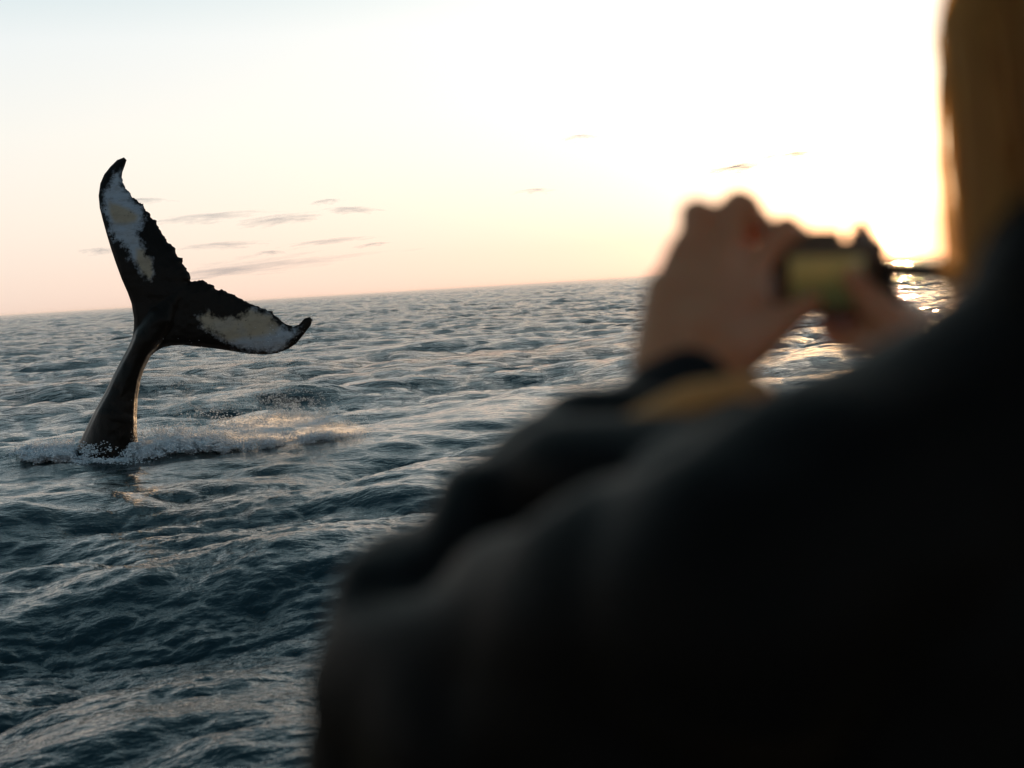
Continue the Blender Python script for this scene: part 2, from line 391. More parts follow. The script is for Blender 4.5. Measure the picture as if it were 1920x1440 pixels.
def white_mat(name, c, transl, rough=.5):
    m, t, b = mat(name); b.inputs['Base Color'].default_value = (*c, 1); b.inputs['Roughness'].default_value = rough
    tr = N(t, 'ShaderNodeBsdfTranslucent'); tr.inputs[0].default_value = (*c, 1)
    mx = N(t, 'ShaderNodeMixShader'); mx.inputs[0].default_value = transl
    L(t, b.outputs[0], mx.inputs[1]); L(t, tr.outputs[0], mx.inputs[2]); L(t, mx.outputs[0], t.nodes['Material Output'].inputs[0]); return m
drop_m = white_mat('spray_drops', (.75, .78, .8), .5, .15)
froth_m = white_mat('froth', (.93, .94, .95), .4, .5)

def gpt(px, py, depth): return Pn(px, py, depth)
# spray: (centre px, centre py, sigma x, sigma y, count, depth offset, sigma depth)
SP = [(360, 720, 30, 40, 900, .2, .3), (330, 690, 25, 22, 500, .1, .2), (430, 740, 60, 35, 900, .3, .4), (505, 705, 20, 34, 1800, .5, .3),
      (540, 755, 36, 14, 2600, .6, .5), (380, 765, 45, 8, 1300, .5, .5), (620, 812, 34, 16, 3600, .2, .5), (520, 805, 50, 18, 3000, .1, .5),
      (450, 815, 60, 16, 2200, 0, .4), (560, 775, 40, 10, 1500, .4, .4), (585, 600, 3, 6, 40, .7, .1), (480, 672, 50, 6, 260, .6, .2), (600, 780, 30, 10, 700, .3, .4),
      (255, 820, 5, 24, 260, -.1, .2), (520, 640, 40, 30, 260, .5, .3)]
C = []; 
for (a, c, sx_, sy_, n, do, sdp) in SP:
    n = int(n*1.7)
    x = rng.normal(a, sx_, n); y = rng.normal(c, sy_, n); dd = rng.normal(WD+do, sdp, n)
    # streaky clumping
    keep = np.array([mnoise.noise(Vector((xx*.05, yy*.11, 2)))+.5*mnoise.noise(Vector((xx*.14, yy*.3, 7)))+.35 > rng.random()*.7 for xx, yy in zip(x, y)])
    C.append(gpt(x[keep], y[keep], dd[keep]))
C = np.vstack(C); C = C[C[:, 2] > 0.03]
r = 0.0032+0.0062*rng.random(len(C))**3.0
spray = blobs('spray', C, r, drop_m, base=(OCT_V, OCT_F))
tag(spray, kind='stuff')
# froth heaped round the base of the tail
FR = [(70, 852, 22, 5, 1200, .05), (120, 850, 25, 8, 3500, .15), (165, 842, 25, 9, 1500, .2), (275, 850, 18, 8, 3800, -.05), (330, 843, 32, 10, 5500, 0.0), (390, 835, 35, 9, 5000, .1),
      (460, 836, 45, 6, 2500, .1), (560, 834, 50, 3, 1500, .1), (630, 832, 28, 3, 500, .15), (200, 862, 40, 3, 900, -.5), (330, 822, 35, 6, 1000, .6), (450, 800, 45, 10, 700, .6), (530, 790, 35, 10, 400, .8)]
C = []
for (a, c, sx_, sy_, n, do) in FR:
    n = int(n*(2.2 if a < 450 else 1.0))
    x = rng.normal(a, sx_, n); y = c-np.abs(rng.normal(0, sy_, n))+sy_*.6; dd = WD+do+rng.normal(0, .35, n)
    keep = np.array([mnoise.noise(Vector((xx*.045, yy*.10, 12)))+.6*mnoise.noise(Vector((xx*.13, yy*.26, 17)))+.30 > rng.random()*.5 for xx, yy in zip(x, y)])
    C.append(gpt(x[keep], y[keep], dd[keep]))
for k in range(120):                                   # heaped lumps of white water
    a = rng.choice([rng.uniform(48, 150), rng.uniform(250, 430), rng.uniform(250, 430), rng.uniform(400, 640)]); hgt = (12 if a < 150 else 17 if a < 420 else 9)*rng.random()
    n = int(420*(1.0 if a < 430 else .35)); rad = rng.uniform(5, 11)
    v = rng.normal(size=(n, 3)); v /= np.linalg.norm(v, axis=1)[:, None]; v *= rad*rng.random((n, 1))**.4
    C.append(gpt(a+v[:, 0]*1.7, (862-.038*(a-60))-hgt+v[:, 1], WD+rng.uniform(-.45, .7)+v[:, 2]*MPP*1.5))
C = np.vstack(C)
bins = np.floor(C[:, 0]/.2).astype(int); low = np.zeros(len(C))
for bb_ in np.unique(bins):
    mk = bins == bb_; low[mk] = np.percentile(C[mk, 2], 12)
C[:, 2] = sea_z(C[:, 0], C[:, 1])+np.maximum(C[:, 2]-low, -.01+.05*rng.random(len(C)))
r = 0.005+0.010*rng.random(len(C))**2
froth = blobs('foam', C, r, froth_m, base=(OCT_V, OCT_F), stretch=np.stack([1+rng.random(len(C)), 1+rng.random(len(C)), np.ones(len(C))], 1))
tag(froth, kind='stuff')

# fine mist hanging over the splash, lit through by the sun
mi, t, b = mat('splash_mist'); t.nodes.remove(b)
tco = N(t, 'ShaderNodeTexCoord'); n = N(t, 'ShaderNodeTexNoise'); L(t, tco.outputs['Object'], n.inputs['Vector']); n.inputs['Scale'].default_value = 3.5; n.inputs['Detail'].default_value = 6; n.inputs['Roughness'].default_value = .65
ln = N(t, 'ShaderNodeVectorMath', operation='LENGTH'); L(t, tco.outputs['Object'], ln.inputs[0])
fo = math_(t, 'SUBTRACT', 1.0, ln.outputs['Value'], clamp=True)
de = math_(t, 'MULTIPLY', math_(t, 'MULTIPLY', fo, math_(t, 'MULTIPLY', math_(t, 'SUBTRACT', n.outputs['Fac'], .44), 6.0, clamp=True)), 2.4)
pv = N(t, 'ShaderNodeVolumePrincipled'); pv.inputs['Color'].default_value = (.98, .98, .98, 1); pv.inputs['Anisotropy'].default_value = .65; L(t, de, pv.inputs['Density'])
L(t, pv.outputs[0], t.nodes['Material Output'].inputs['Volume'])
bm = bmesh.new(); bmesh.ops.create_icosphere(bm, subdivisions=3, radius=1); mme = bpy.data.meshes.new('mist'); bm.to_mesh(mme); bm.free(); mme.materials.append(mi)
for (a, c, wx, hz_, dd) in ((555, 824, 1.35, .17, .15), (400, 826, 1.3, .20, .35), (620, 812, .8, .22, .3), (500, 790, 1.1, .16, .8), (290, 845, .8, .18, -.1)):
    o = bpy.data.objects.new('mist', mme); col.objects.link(o); o.location = P(a, c, WD+dd); o.scale = (wx, .55, hz_); tag(o, kind='stuff')

# ------------------------------------------------------------------ clouds: thin flat sheets, kilometres away
cm, t, b = mat('thin_cloud')
geo = N(t, 'ShaderNodeNewGeometry'); oi = N(t, 'ShaderNodeObjectInfo'); tco = N(t, 'ShaderNodeTexCoord')
def cn(scale, det, off):
    mp = N(t, 'ShaderNodeMapping'); L(t, tco.outputs['Object'], mp.inputs[0]); 
    cmb = N(t, 'ShaderNodeCombineXYZ'); L(t, math_(t, 'MULTIPLY', oi.outputs['Random'], 50), cmb.inputs[0]); cmb.inputs[1].default_value = off
    L(t, cmb.outputs[0], mp.inputs['Location'])
    n = N(t, 'ShaderNodeTexNoise'); L(t, mp.outputs[0], n.inputs['Vector']); n.inputs['Scale'].default_value = scale; n.inputs['Detail'].default_value = det
    n.inputs['Roughness'].default_value = .62
    return n.outputs['Fac']
ln = N(t, 'ShaderNodeVectorMath', operation='LENGTH'); L(t, tco.outputs['Object'], ln.inputs[0])
fall = math_(t, 'SUBTRACT', 1.0, ln.outputs['Value'], clamp=True)
al = math_(t, 'MULTIPLY', math_(t, 'SUBTRACT', math_(t, 'MULTIPLY_ADD', fall, .8, math_(t, 'MULTIPLY', cn(2.3, 8, 0), 1.7)), 1.05), 1.5, clamp=True)
cden = N(t, 'ShaderNodeAttribute', attribute_name='density', attribute_type='OBJECT').outputs['Fac']
al = math_(t, 'MULTIPLY', al, cden)
cl = N(t, 'ShaderNodeBsdfTranslucent'); cl.inputs[0].default_value = (.5, .55, .62, 1)
df = N(t, 'ShaderNodeBsdfDiffuse'); df.inputs[0].default_value = (.6, .66, .74, 1)
m0 = N(t, 'ShaderNodeMixShader'); m0.inputs[0].default_value = .35; L(t, df.outputs[0], m0.inputs[1]); L(t, cl.outputs[0], m0.inputs[2])
tp = N(t, 'ShaderNodeBsdfTransparent'); mx = N(t, 'ShaderNodeMixShader'); L(t, al, mx.inputs[0]); L(t, tp.outputs[0], mx.inputs[1]); L(t, m0.outputs[0], mx.inputs[2])
L(t, mx.outputs[0], t.nodes['Material Output'].inputs[0])
def cloud_mesh():
    nv, nt = 10, 40; Vs = [(0, 0, .02)]; Fs = []
    for i in range(1, nv+1):
        rr_ = i/nv
        for k in range(nt):
            a = 2*math.pi*k/nt; Vs.append((rr_*math.cos(a), rr_*math.sin(a), .02*(1-rr_**2)))
    for k in range(nt): Fs.append((0, 1+k, 1+(k+1) % nt))
    for i in range(nv-1):
        for k in range(nt): Fs.append((1+i*nt+k, 1+(i+1)*nt+k, 1+(i+1)*nt+(k+1) % nt, 1+i*nt+(k+1) % nt))
    me = bpy.data.meshes.new('cloud'); me.from_pydata(Vs, [], Fs); me.update(); me.materials.append(cm); return me
cme = cloud_mesh()
CL = [(265, 381, 60, 7, 'short grey cloud streak touching the edge of the upper fluke'),
      (395, 411, 100, 14, 'long thin grey cloud sloping right from the upper fluke'),
      (520, 416, 80, 16, 'soft grey cloud right of the long sloping streak beside the fluke'),
      (655, 398, 58, 11, 'small grey cloud rightmost above the lower fluke, level with the long streak'),
      (612, 382, 30, 7, 'tiny grey wisp just above the small grey cloud left of the centre'),
      (420, 462, 85, 9, 'thin grey cloud streak right of the fluke above the notch'),
      (615, 455, 70, 9, 'faint grey streak halfway between fluke and picture centre'),
      (695, 461, 28, 6, 'little grey cloud dash at the right end of the streaks'),
      (190, 473, 40, 9, 'short grey cloud left of the upper fluke'),
      (430, 510, 150, 26, 'broad pale grey cloud bank low over the lower fluke'),
      (505, 476, 30, 6, 'faint wisp above the low broad cloud bank'),
      (1385, 319, 58, 15, 'small dark cloud in the bright sky above the raised hand'),
      (1480, 297, 66, 13, 'faint brown cloud wisp up and right of the dark one over the hand'),
      (1090, 264, 36, 6, 'lone faint wisp high in the middle of the sky'),
      (1000, 362, 40, 6, 'very faint wisp left of the hand in the cream sky')]
for i, (a, c, wpx, hpx, lab) in enumerate(CL):
    dr_ = (P(a, c, 1)-Vector((0, 0, CAM_H))).normalized()
    alt = 900; dist = alt/dr_.z*1.0
    o = bpy.data.objects.new('cloud', cme); col.objects.link(o)
    ctr = Vector((0, 0, CAM_H))+dr_*dist
    o.location = ctr
    sx_ = wpx/FPX*dist*1.25
    sy_ = (hpx/FPX)*dist/dr_.z*.95
    o.scale = (sx_, sy_, alt*2.0)
    o.rotation_euler = (0, 0, -math.atan2(dr_.x, dr_.y)+R([0, 18, 10, -5, 8][i % 5]))
    o['density'] = 1.0 if i in (11, 12) else .45; tag(o, lab, 'cloud', 'thin clouds low over the sea')

# ------------------------------------------------------------------ body building tools
def capsule(p0, r0, p1, r1, sq=(1, 1), up=None, seg=20, caps=5):
    """tapered capsule, closed; sq squashes the section along (side, up)"""
    p0 = Vector(p0); p1 = Vector(p1); ax = (p1-p0); ln = ax.length; ax.normalize()
    upv = Vector(up) if up is not None else (Vector((0, 0, 1)) if abs(ax.z) < .9 else Vector((0, 1, 0)))
    s = ax.cross(upv).normalized(); u = s.cross(ax).normalized()
    rings = []
    for i in range(caps+1):
        a = math.pi/2*(i/caps); rings.append((-r0*math.cos(a), r0*math.sin(a)))
    for i in range(caps+1):
        a = math.pi/2*(1-i/caps); rings.append((ln+r1*math.cos(a), r1*math.sin(a)))
    V, F = [], []
    for zz, rr_ in rings:
        rr_ = max(rr_, 1e-4)
        for k in range(seg):
            a = 2*math.pi*k/seg
            V.append(p0+ax*zz+s*(rr_*math.cos(a)*sq[0])+u*(rr_*math.sin(a)*sq[1]))
    n = len(rings)
    for i in range(n-1):
        for k in range(seg):
            F.append((i*seg+k, i*seg+(k+1) % seg, (i+1)*seg+(k+1) % seg, (i+1)*seg+k))
    F.append(tuple(reversed(range(seg)))); F.append(tuple((n-1)*seg+k for k in range(seg)))
    return V, F
def ellipsoid(c, rad, rot=None, seg=28, rings=18):
    V, F = [], []; M = rot or Matrix.Identity(3)
    V.append(Vector(c)+M @ Vector((0, 0, rad[2])))
    for i in range(1, rings):
        a = math.pi*i/rings
        for k in range(seg):
            bq = 2*math.pi*k/seg
            V.append(Vector(c)+M @ Vector((rad[0]*math.sin(a)*math.cos(bq), rad[1]*math.sin(a)*math.sin(bq), rad[2]*math.cos(a))))
    V.append(Vector(c)+M @ Vector((0, 0, -rad[2])))
    for k in range(seg): F.append((0, 1+k, 1+(k+1) % seg))
    for i in range(rings-2):
        for k in range(seg): F.append((1+i*seg+k, 1+(i+1)*seg+k, 1+(i+1)*seg+(k+1) % seg, 1+i*seg+(k+1) % seg))
    e = len(V)-1; o = 1+(rings-2)*seg
    for k in range(seg): F.append((e, o+(k+1) % seg, o+k))
    return V, F
def fuse(name, shapes, voxel, smooth, m, parent=None, disp=None):
    V, F = [], []
    for v, f in shapes:
        o = len(V); V += v; F += [tuple(i+o for i in ff) for ff in f]
    me = bpy.data.meshes.new(name+'_raw'); me.from_pydata([tuple(v) for v in V], [], F); me.update()
    bm = bmesh.new(); bm.from_mesh(me); bmesh.ops.recalc_face_normals(bm, faces=bm.faces); bm.to_mesh(me); bm.free()
    ob = bpy.data.objects.new(name+'_raw', me); col.objects.link(ob)
    rm = ob.modifiers.new('r', 'REMESH'); rm.mode = 'VOXEL'; rm.voxel_size = voxel; rm.use_smooth_shade = True
    if smooth:
        sm = ob.modifiers.new('s', 'SMOOTH'); sm.iterations = smooth; sm.factor = .5
    dg = bpy.context.evaluated_depsgraph_get(); dg.update()
    new = bpy.data.meshes.new_from_object(ob.evaluated_get(dg)); new.name = name
    bpy.data.objects.remove(ob); bpy.data.meshes.remove(me)
    if disp:
        n = len(new.vertices); c = np.empty(n*3, np.float32); new.vertices.foreach_get('co', c); c = c.reshape(-1, 3)
        nr_ = np.empty(n*3, np.float32); new.vertex_normals.foreach_get('vector', nr_); nr_ = nr_.reshape(-1, 3)
        h = np.array([disp(Vector(p)) for p in c]); c = c+nr_*h[:, None]
        new.vertices.foreach_set('co', c.astype(np.float32).ravel()); new.update()
    new.materials.clear()
    return finish(name, new, m, parent, True)
def lerp(a, b_, t_): return Vector(a)*(1-t_)+Vector(b_)*t_

# joints
shL = P(1385, 1105, .73); elL = P(750, 1325, .92); wrL = P(1302, 700, 1.13)
neck = P(2060, 760, .81); headc = P(2152, 205, .86)
hv = Vector((neck.x-shL.x, neck.y-shL.y, 0)); shR = Vector((neck.x+hv.x, neck.y+hv.y, shL.z))
elR = Vector((.50, 1.06, shR.z-.14)); wrR = P(1735, 655, 1.15)
fwd = Vector((-hv.y, hv.x, 0)).normalized(); side = hv.normalized()     # facing, to the person's right
chest = (shL+shR)/2+Vector((0, 0, -.10)); waist = chest+Vector((0, 0, -.30)); hip = waist+Vector((0, 0, -.16))
DECK = headc.z+.12-1.78
PO = Vector((hip.x, hip.y, DECK))
print('joints', shL, elL, wrL, neck, headc, shR, 'upper', (shL-elL).length, 'fore', (elL-wrL).length, (elR-wrR).length)

skin, t, b = mat('skin'); b.inputs['Base Color'].default_value = (.42, .235, .165, 1); b.inputs['Roughness'].default_value = .5
b.inputs['Subsurface Weight'].default_value = .6; b.inputs['Subsurface Radius'].default_value = (.02, .008, .004); b.inputs['Subsurface Scale'].default_value = 1
n = N(t, 'ShaderNodeTexNoise'); n.inputs['Scale'].default_value = 60; tcn = N(t, 'ShaderNodeTexCoord'); L(t, tcn.outputs['Object'], n.inputs['Vector'])
L(t, mixc(t, n.outputs['Fac'], (.52, .23, .095), (.42, .175, .07)), b.inputs['Base Color'])
def fabric(name, c1, c2, sheen, sc_=500):
    m, t, b = mat(name); tcn = N(t, 'ShaderNodeTexCoord'); n = N(t, 'ShaderNodeTexNoise'); n.inputs['Scale'].default_value = 30; n.inputs['Detail'].default_value = 6
    L(t, tcn.outputs['Object'], n.inputs['Vector']); L(t, mixc(t, n.outputs['Fac'], c1, c2), b.inputs['Base Color'])
    b.inputs['Roughness'].default_value = .5; b.inputs['Sheen Weight'].default_value = sheen; b.inputs['Sheen Roughness'].default_value = .35
    b.inputs['Sheen Tint'].default_value = (1, .62, .32, 1); b.inputs['Specular IOR Level'].default_value = .06
    n2 = N(t, 'ShaderNodeTexNoise'); n2.inputs['Scale'].default_value = sc_; L(t, tcn.outputs['Object'], n2.inputs['Vector'])
    bp = N(t, 'ShaderNodeBump'); L(t, n2.outputs['Fac'], bp.inputs['Height']); bp.inputs['Distance'].default_value = .001; L(t, bp.outputs[0], b.inputs['Normal'])
    return m
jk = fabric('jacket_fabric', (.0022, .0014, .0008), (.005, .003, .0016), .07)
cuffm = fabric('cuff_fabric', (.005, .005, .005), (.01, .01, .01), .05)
pant = fabric('trouser_fabric', (.02, .025, .035), (.03, .035, .045), .05)
strapm = fabric('strap_fabric', (.015, .013, .012), (.03, .028, .025), .2)

person = empty('person', PO)
tag(person, 'person in a dark jacket seen from behind, both hands raised holding a small camera', 'person')

# ---- body: one skin surface
S = []
S += [capsule(shL, .045, elL, .036), capsule(elL, .038, wrL, .026, (1.15, .85)), capsule(shR, .045, elR, .036), capsule(elR, .038, wrR, .026)]
S += [capsule(shL+Vector((0, 0, -.01)), .05, shR+Vector((0, 0, -.01)), .05), capsule(chest, .12, waist, .105, (1.3, .85), up=fwd), capsule(waist, .11, hip, .13, (1.25, .85), up=fwd)]
S += [capsule(neck+Vector((0, 0, -.06)), .055, headc+Vector((0, 0, -.08))-fwd*.01, .05)]
lk = (P(1545, 520, 1.2)-headc); lk.z *= .5; lk.normalize(); ls = lk.cross(Vector((0, 0, 1))).normalized(); lu = ls.cross(lk)
HM = Matrix((ls, lk, lu)).transposed()
S += [ellipsoid(headc+lu*.025-lk*.012, (.075, .095, .088), HM), ellipsoid(headc-lu*.055+lk*.03, (.055, .06, .058), HM), ellipsoid(headc-lu*.095+lk*.062, (.024, .02, .018), HM),
      capsule(headc+lk*.085+lu*.005, .009, headc+lk*.108-lu*.028, .013), ellipsoid(headc+lk*.083-lu*.057, (.024, .012, .009), HM),
      ellipsoid(headc+lk*.08+lu*.02+ls*.03, (.02, .012, .007), HM), ellipsoid(headc+lk*.08+lu*.02-ls*.03, (.02, .012, .007), HM)]
for s in (-1, 1): S.append(ellipsoid(headc+ls*s*.077-lu*.012-lk*.005, (.010, .019, .032), HM))
# legs
for s in (-1, 1):
    hj = hip+side*s*.09; kn = Vector((hj.x, hj.y, DECK+.48))+fwd*.02; an = Vector((hj.x, hj.y, DECK+.08))
    S += [capsule(hj, .085, kn, .055), capsule(kn, .055, an, .038), capsule(an+Vector((0, 0, -.04)), .035, an+fwd*.17+Vector((0, 0, -.05)), .025)]
# left hand: back of the hand towards us, fingers bent over the camera's top left
def finger(pts_, r): return [capsule(pts_[i], r[i], pts_[i+1], r[i+1]) for i in range(len(pts_)-1)]
mcpL = [P(1244, 550, 1.165), P(1296, 505, 1.17), P(1352, 488, 1.175), P(1412, 498, 1.185)]
S += finger([mcpL[0], P(1277, 462, 1.175), P(1325, 470, 1.20), P(1360, 500, 1.205)], [.0125, .0110, .0098, .0085])
S += finger([mcpL[1], P(1304, 398, 1.18), P(1340, 432, 1.222), P(1392, 452, 1.24)], [.0135, .0128, .0108, .0092])
S += finger([mcpL[2], P(1384, 380, 1.185), P(1424, 415, 1.225), P(1462, 455, 1.24)], [.014, .0132, .0112, .0095])
S += finger([mcpL[3], P(1474, 426, 1.20), P(1508, 450, 1.24), P(1540, 470, 1.255)], [.0138, .0122, .0106, .009])
for m_, rr_ in zip(mcpL, (.017, .020, .021, .019)): S.append(capsule(wrL+(m_-wrL)*.12, .027, m_, rr_*.78))
S += [capsule(P(1236, 680, 1.13), .024, P(1250, 545, 1.16), .019), capsule(P(1262, 690, 1.13), .026, P(1268, 560, 1.16), .02), capsule(P(1340, 690, 1.135), .030, P(1330, 560, 1.165), .026), capsule(P(1300, 640, 1.14), .03, P(1390, 560, 1.17), .022)]
S += finger([P(1352, 672, 1.135), P(1425, 632, 1.16), P(1478, 596, 1.18), P(1522, 570, 1.19)], [.027, .020, .0135, .0105])
S += [ellipsoid(P(1307, 404, 1.18), (.0165, .015, .016)), ellipsoid(P(1388, 394, 1.185), (.020, .016, .018)), ellipsoid(P(1473, 434, 1.20), (.0145, .014, .0145))]
# right hand under and round the camera's right end
mcpR = [P(1662, 560, 1.215), P(1660, 590, 1.21), P(1650, 618, 1.205), P(1640, 636, 1.20)]
for m_ in mcpR: S.append(capsule(wrR, .024, m_, .0135))
S += finger([mcpR[0], P(1648, 500, 1.235), P(1630, 452, 1.24), P(1612, 420, 1.23)], [.0125, .0105, .0085, .007])
S += finger([mcpR[1], P(1632, 600, 1.25), P(1600, 590, 1.262), P(1570, 580, 1.262)], [.012, .011, .010, .0085])
S += finger([mcpR[2], P(1610, 628, 1.24), P(1575, 622, 1.25), P(1552, 604, 1.25)], [.012, .011, .010, .0085])
S += finger([mcpR[3], P(1600, 640, 1.22), P(1568, 634, 1.235), P(1548, 616, 1.24)], [.0115, .0105, .0095, .008])
S += finger([P(1700, 630, 1.16), P(1650, 585, 1.175), P(1618, 548, 1.18), P(1598, 520, 1.18)], [.02, .015, .012, .010])
fuse('body', S, .0045, 3, skin, person)

# ---- jacket
def folds(p):
    f = mnoise.noise(Vector((p.x*7+2, p.y*7, p.z*7)))*.010+mnoise.noise(Vector((p.x*16, p.y*9, p.z*22)))*.006
    rel = p-elL; dd = rel.length
    f += .013*math.sin(58*(p.x*.75+p.z*.55)+6*mnoise.noise(p*5))*math.exp(-(dd/.16)**2)
    f += .004*math.sin(90*((p-wrL).dot((elL-wrL).normalized())))*math.exp(-(((p-lerp(wrL, elL, .35)).length)/.10)**2)
    return f
J = []
sleeve = lerp(wrL, elL, .10)
J += [capsule(elL, .070, lerp(elL, wrL, .45), .060), capsule(lerp(elL, wrL, .45), .060, lerp(elL, wrL, .88), .040),
      capsule(shL, .078, elL, .070), capsule(shR, .078, elR, .066), capsule(elR, .066, lerp(elR, wrR, .88), .036)]
J += [capsule(shL+Vector((0, 0, -.01)), .086, neck+Vector((0, 0, .0)), .098), capsule(shR+Vector((0, 0, -.01)), .080, neck, .075)]
J += [capsule(lerp(shL, shR, .25)+Vector((0, 0, -.06)), .11, lerp(shL, shR, .3)+Vector((0, 0, -.40)), .13), capsule(lerp(shL, shR, .75)+Vector((0, 0, -.06)), .11, lerp(shL, shR, .7)+Vector((0, 0, -.40)), .13)]
J += [capsule(elL, .071, P(776, 1620, .92), .075), capsule(P(782, 1178, .95), .064, P(985, 985, 1.03), .060), capsule(P(985, 985, 1.03), .060, P(1110, 850, 1.08), .050), capsule(P(782, 1178, .95), .064, elL, .070), capsule(P(1235, 800, 1.08), .036, P(1385, 812, .98), .034), capsule(P(1385, 812, .98), .034, P(1300, 950, .85), .05), capsule(P(1010, 960, 1.0), .055, P(1290, 900, .92), .05)]
J += [capsule(P(1300, 1330, .80), .11, P(1350, 1640, .80), .12), capsule(P(1000, 1330, .86), .10, P(1000, 1640, .86), .11)]
J += [capsule(chest, .14, waist, .135, (1.3, .95), up=fwd), capsule(waist, .135, hip+Vector((0, 0, -.06)), .15, (1.3, .9), up=fwd)]
J += [capsule(lerp(shL, elL, .25), .085, lerp(shL, elL, .7)+Vector((0, 0, -.10)), .075), capsule(lerp(shL, elL, .6)+Vector((0, 0, -.14)), .07, lerp(shL, shR, .2)+Vector((0, 0, -.30)), .10)]
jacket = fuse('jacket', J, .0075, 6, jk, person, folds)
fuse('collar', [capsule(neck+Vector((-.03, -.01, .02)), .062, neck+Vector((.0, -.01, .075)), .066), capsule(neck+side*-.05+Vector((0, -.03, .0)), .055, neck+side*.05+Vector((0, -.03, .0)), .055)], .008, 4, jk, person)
fold_m = fabric('painted_fold_sunlight', (.55, .22, .06), (.66, .29, .09), .4)  # orange base colour stands in for sunlight on the dark sleeve's fold
fuse('sunlit_fold_strip', [capsule(P(1080, 885, .93), .006, P(1180, 822, .95), .016), capsule(P(1180, 822, .95), .016, P(1300, 772, .97), .021), capsule(P(1300, 772, .97), .021, P(1408, 752, .98), .019)], .004, 4, fold_m, person)  # added strip, coloured as the sunlit top of the fold
def cuff(w, e, r_):
    a = lerp(w, e, .05); b_ = lerp(w, e, .20)
    return fuse('cuff', [capsule(a, r_, b_, r_+.006, (1.2, .95))], .004, 2, cuffm, person)
cuff(wrL, elL, .034); cuff(wrR, elR, .034)
# trousers and shoes (below the frame)
for s in (-1, 1):
    hj = hip+side*s*.09; kn = Vector((hj.x, hj.y, DECK+.48))+fwd*.02; an = Vector((hj.x, hj.y, DECK+.10))
    fuse('trouser_leg', [capsule(hj, .105, kn, .075), capsule(kn, .075, an, .065)], .012, 3, pant, person)
    fuse('shoe', [capsule(an+Vector((0, 0, -.055))-fwd*.03, .045, an+fwd*.19+Vector((0, 0, -.06)), .038)], .008, 2, cuffm, person)

# ---- hair
hm, t, b = mat('hair'); tcn = N(t, 'ShaderNodeTexCoord'); mp = N(t, 'ShaderNodeMapping'); L(t, tcn.outputs['Object'], mp.inputs[0]); mp.inputs['Scale'].default_value = (160, 160, 9)
n = N(t, 'ShaderNodeTexNoise'); n.inputs['Scale'].default_value = 1; n.inputs['Detail'].default_value = 4; L(t, mp.outputs[0], n.inputs['Vector'])
hc = mixc(t, n.outputs['Fac'], (.44, .21, .05), (.80, .44, .13))
L(t, hc, b.inputs['Base Color']); b.inputs['Roughness'].default_value = .45
bp = N(t, 'ShaderNodeBump'); L(t, n.outputs['Fac'], bp.inputs['Height']); bp.inputs['Distance'].default_value = .006; L(t, bp.outputs[0], b.inputs['Normal'])
tr = N(t, 'ShaderNodeBsdfTranslucent'); L(t, mixc(t, .6, hc, (.8, .45, .14)), tr.inputs[0])
mx = N(t, 'ShaderNodeMixShader'); mx.inputs[0].default_value = .7; L(t, b.outputs[0], mx.inputs[1]); L(t, tr.outputs[0], mx.inputs[2]); L(t, mx.outputs[0], t.nodes['Material Output'].inputs[0])
HS = [ellipsoid(headc+lu*.035-lk*.02, (.082, .098, .092), HM), capsule(headc-lk*.05+lu*.02, .074, headc-lk*.055-lu*.14, .066, (1.1, .85), up=lk)]
fuse('hair', HS, .005, 5, hm, person)
def hair_strands():
    r = np.random.default_rng(4); V, F = [], []
    for i in range(2400):
        # root on the crown, then out over the side and down past the jaw
        az = r.uniform(math.pi*.62, math.pi*2.38); topr = r.uniform(.0, 1.0)
        dirh = ls*math.cos(az)*1.0+lk*math.sin(az)*1.05
        root = headc+lu*(.035+.092*math.sqrt(1-(topr*.9)**2))-lk*.02+dirh*(.078*topr)
        out_ = r.uniform(.084, .124); ln_ = r.uniform(.20, .36); fl = r.uniform(-.012, .014)
        p1 = headc+lu*.085-lk*.02+dirh*(out_-.004); p2 = headc-lu*.04-lk*.02+dirh*(out_+fl+.004); p3 = headc-lu*(ln_-.03)-lk*.02+dirh*(out_+fl*.5+.018)
        path = []
        for k in range(11):
            s_ = k/10*3; j = min(int(s_), 2); f_ = s_-j; seq = (root, p1, p2, p3)
            q0 = seq[max(j-1, 0)]; q1 = seq[j]; q2_ = seq[j+1]; q3 = seq[min(j+2, 3)]
            path.append(.5*((2*q1)+(q2_-q0)*f_+(2*q0-5*q1+4*q2_-q3)*f_*f_+(3*q1-q0-3*q2_+q3)*f_**3))
        wd = r.uniform(.0010, .0026); tw = Vector(r.normal(size=3)).normalized(); o = len(V)
        for k, p in enumerate(path):
            tg = (path[min(k+1, 10)]-path[max(k-1, 0)]).normalized(); wv = tg.cross(tw).normalized(); w_ = wd*(1-.6*(k/10)**3)
            p = p+Vector((math.sin(p.z*40+i), math.cos(p.z*35+i*2), 0))*.003
            V += [p-wv*w_, p+wv*w_]
        for k in range(10): F.append((o+2*k, o+2*k+1, o+2*k+3, o+2*k+2))
    h = fast_mesh('hair_strands', np.array([tuple(v) for v in V]), np.array(F), hm, person); h['kind'] = 'stuff'
hair_strands()

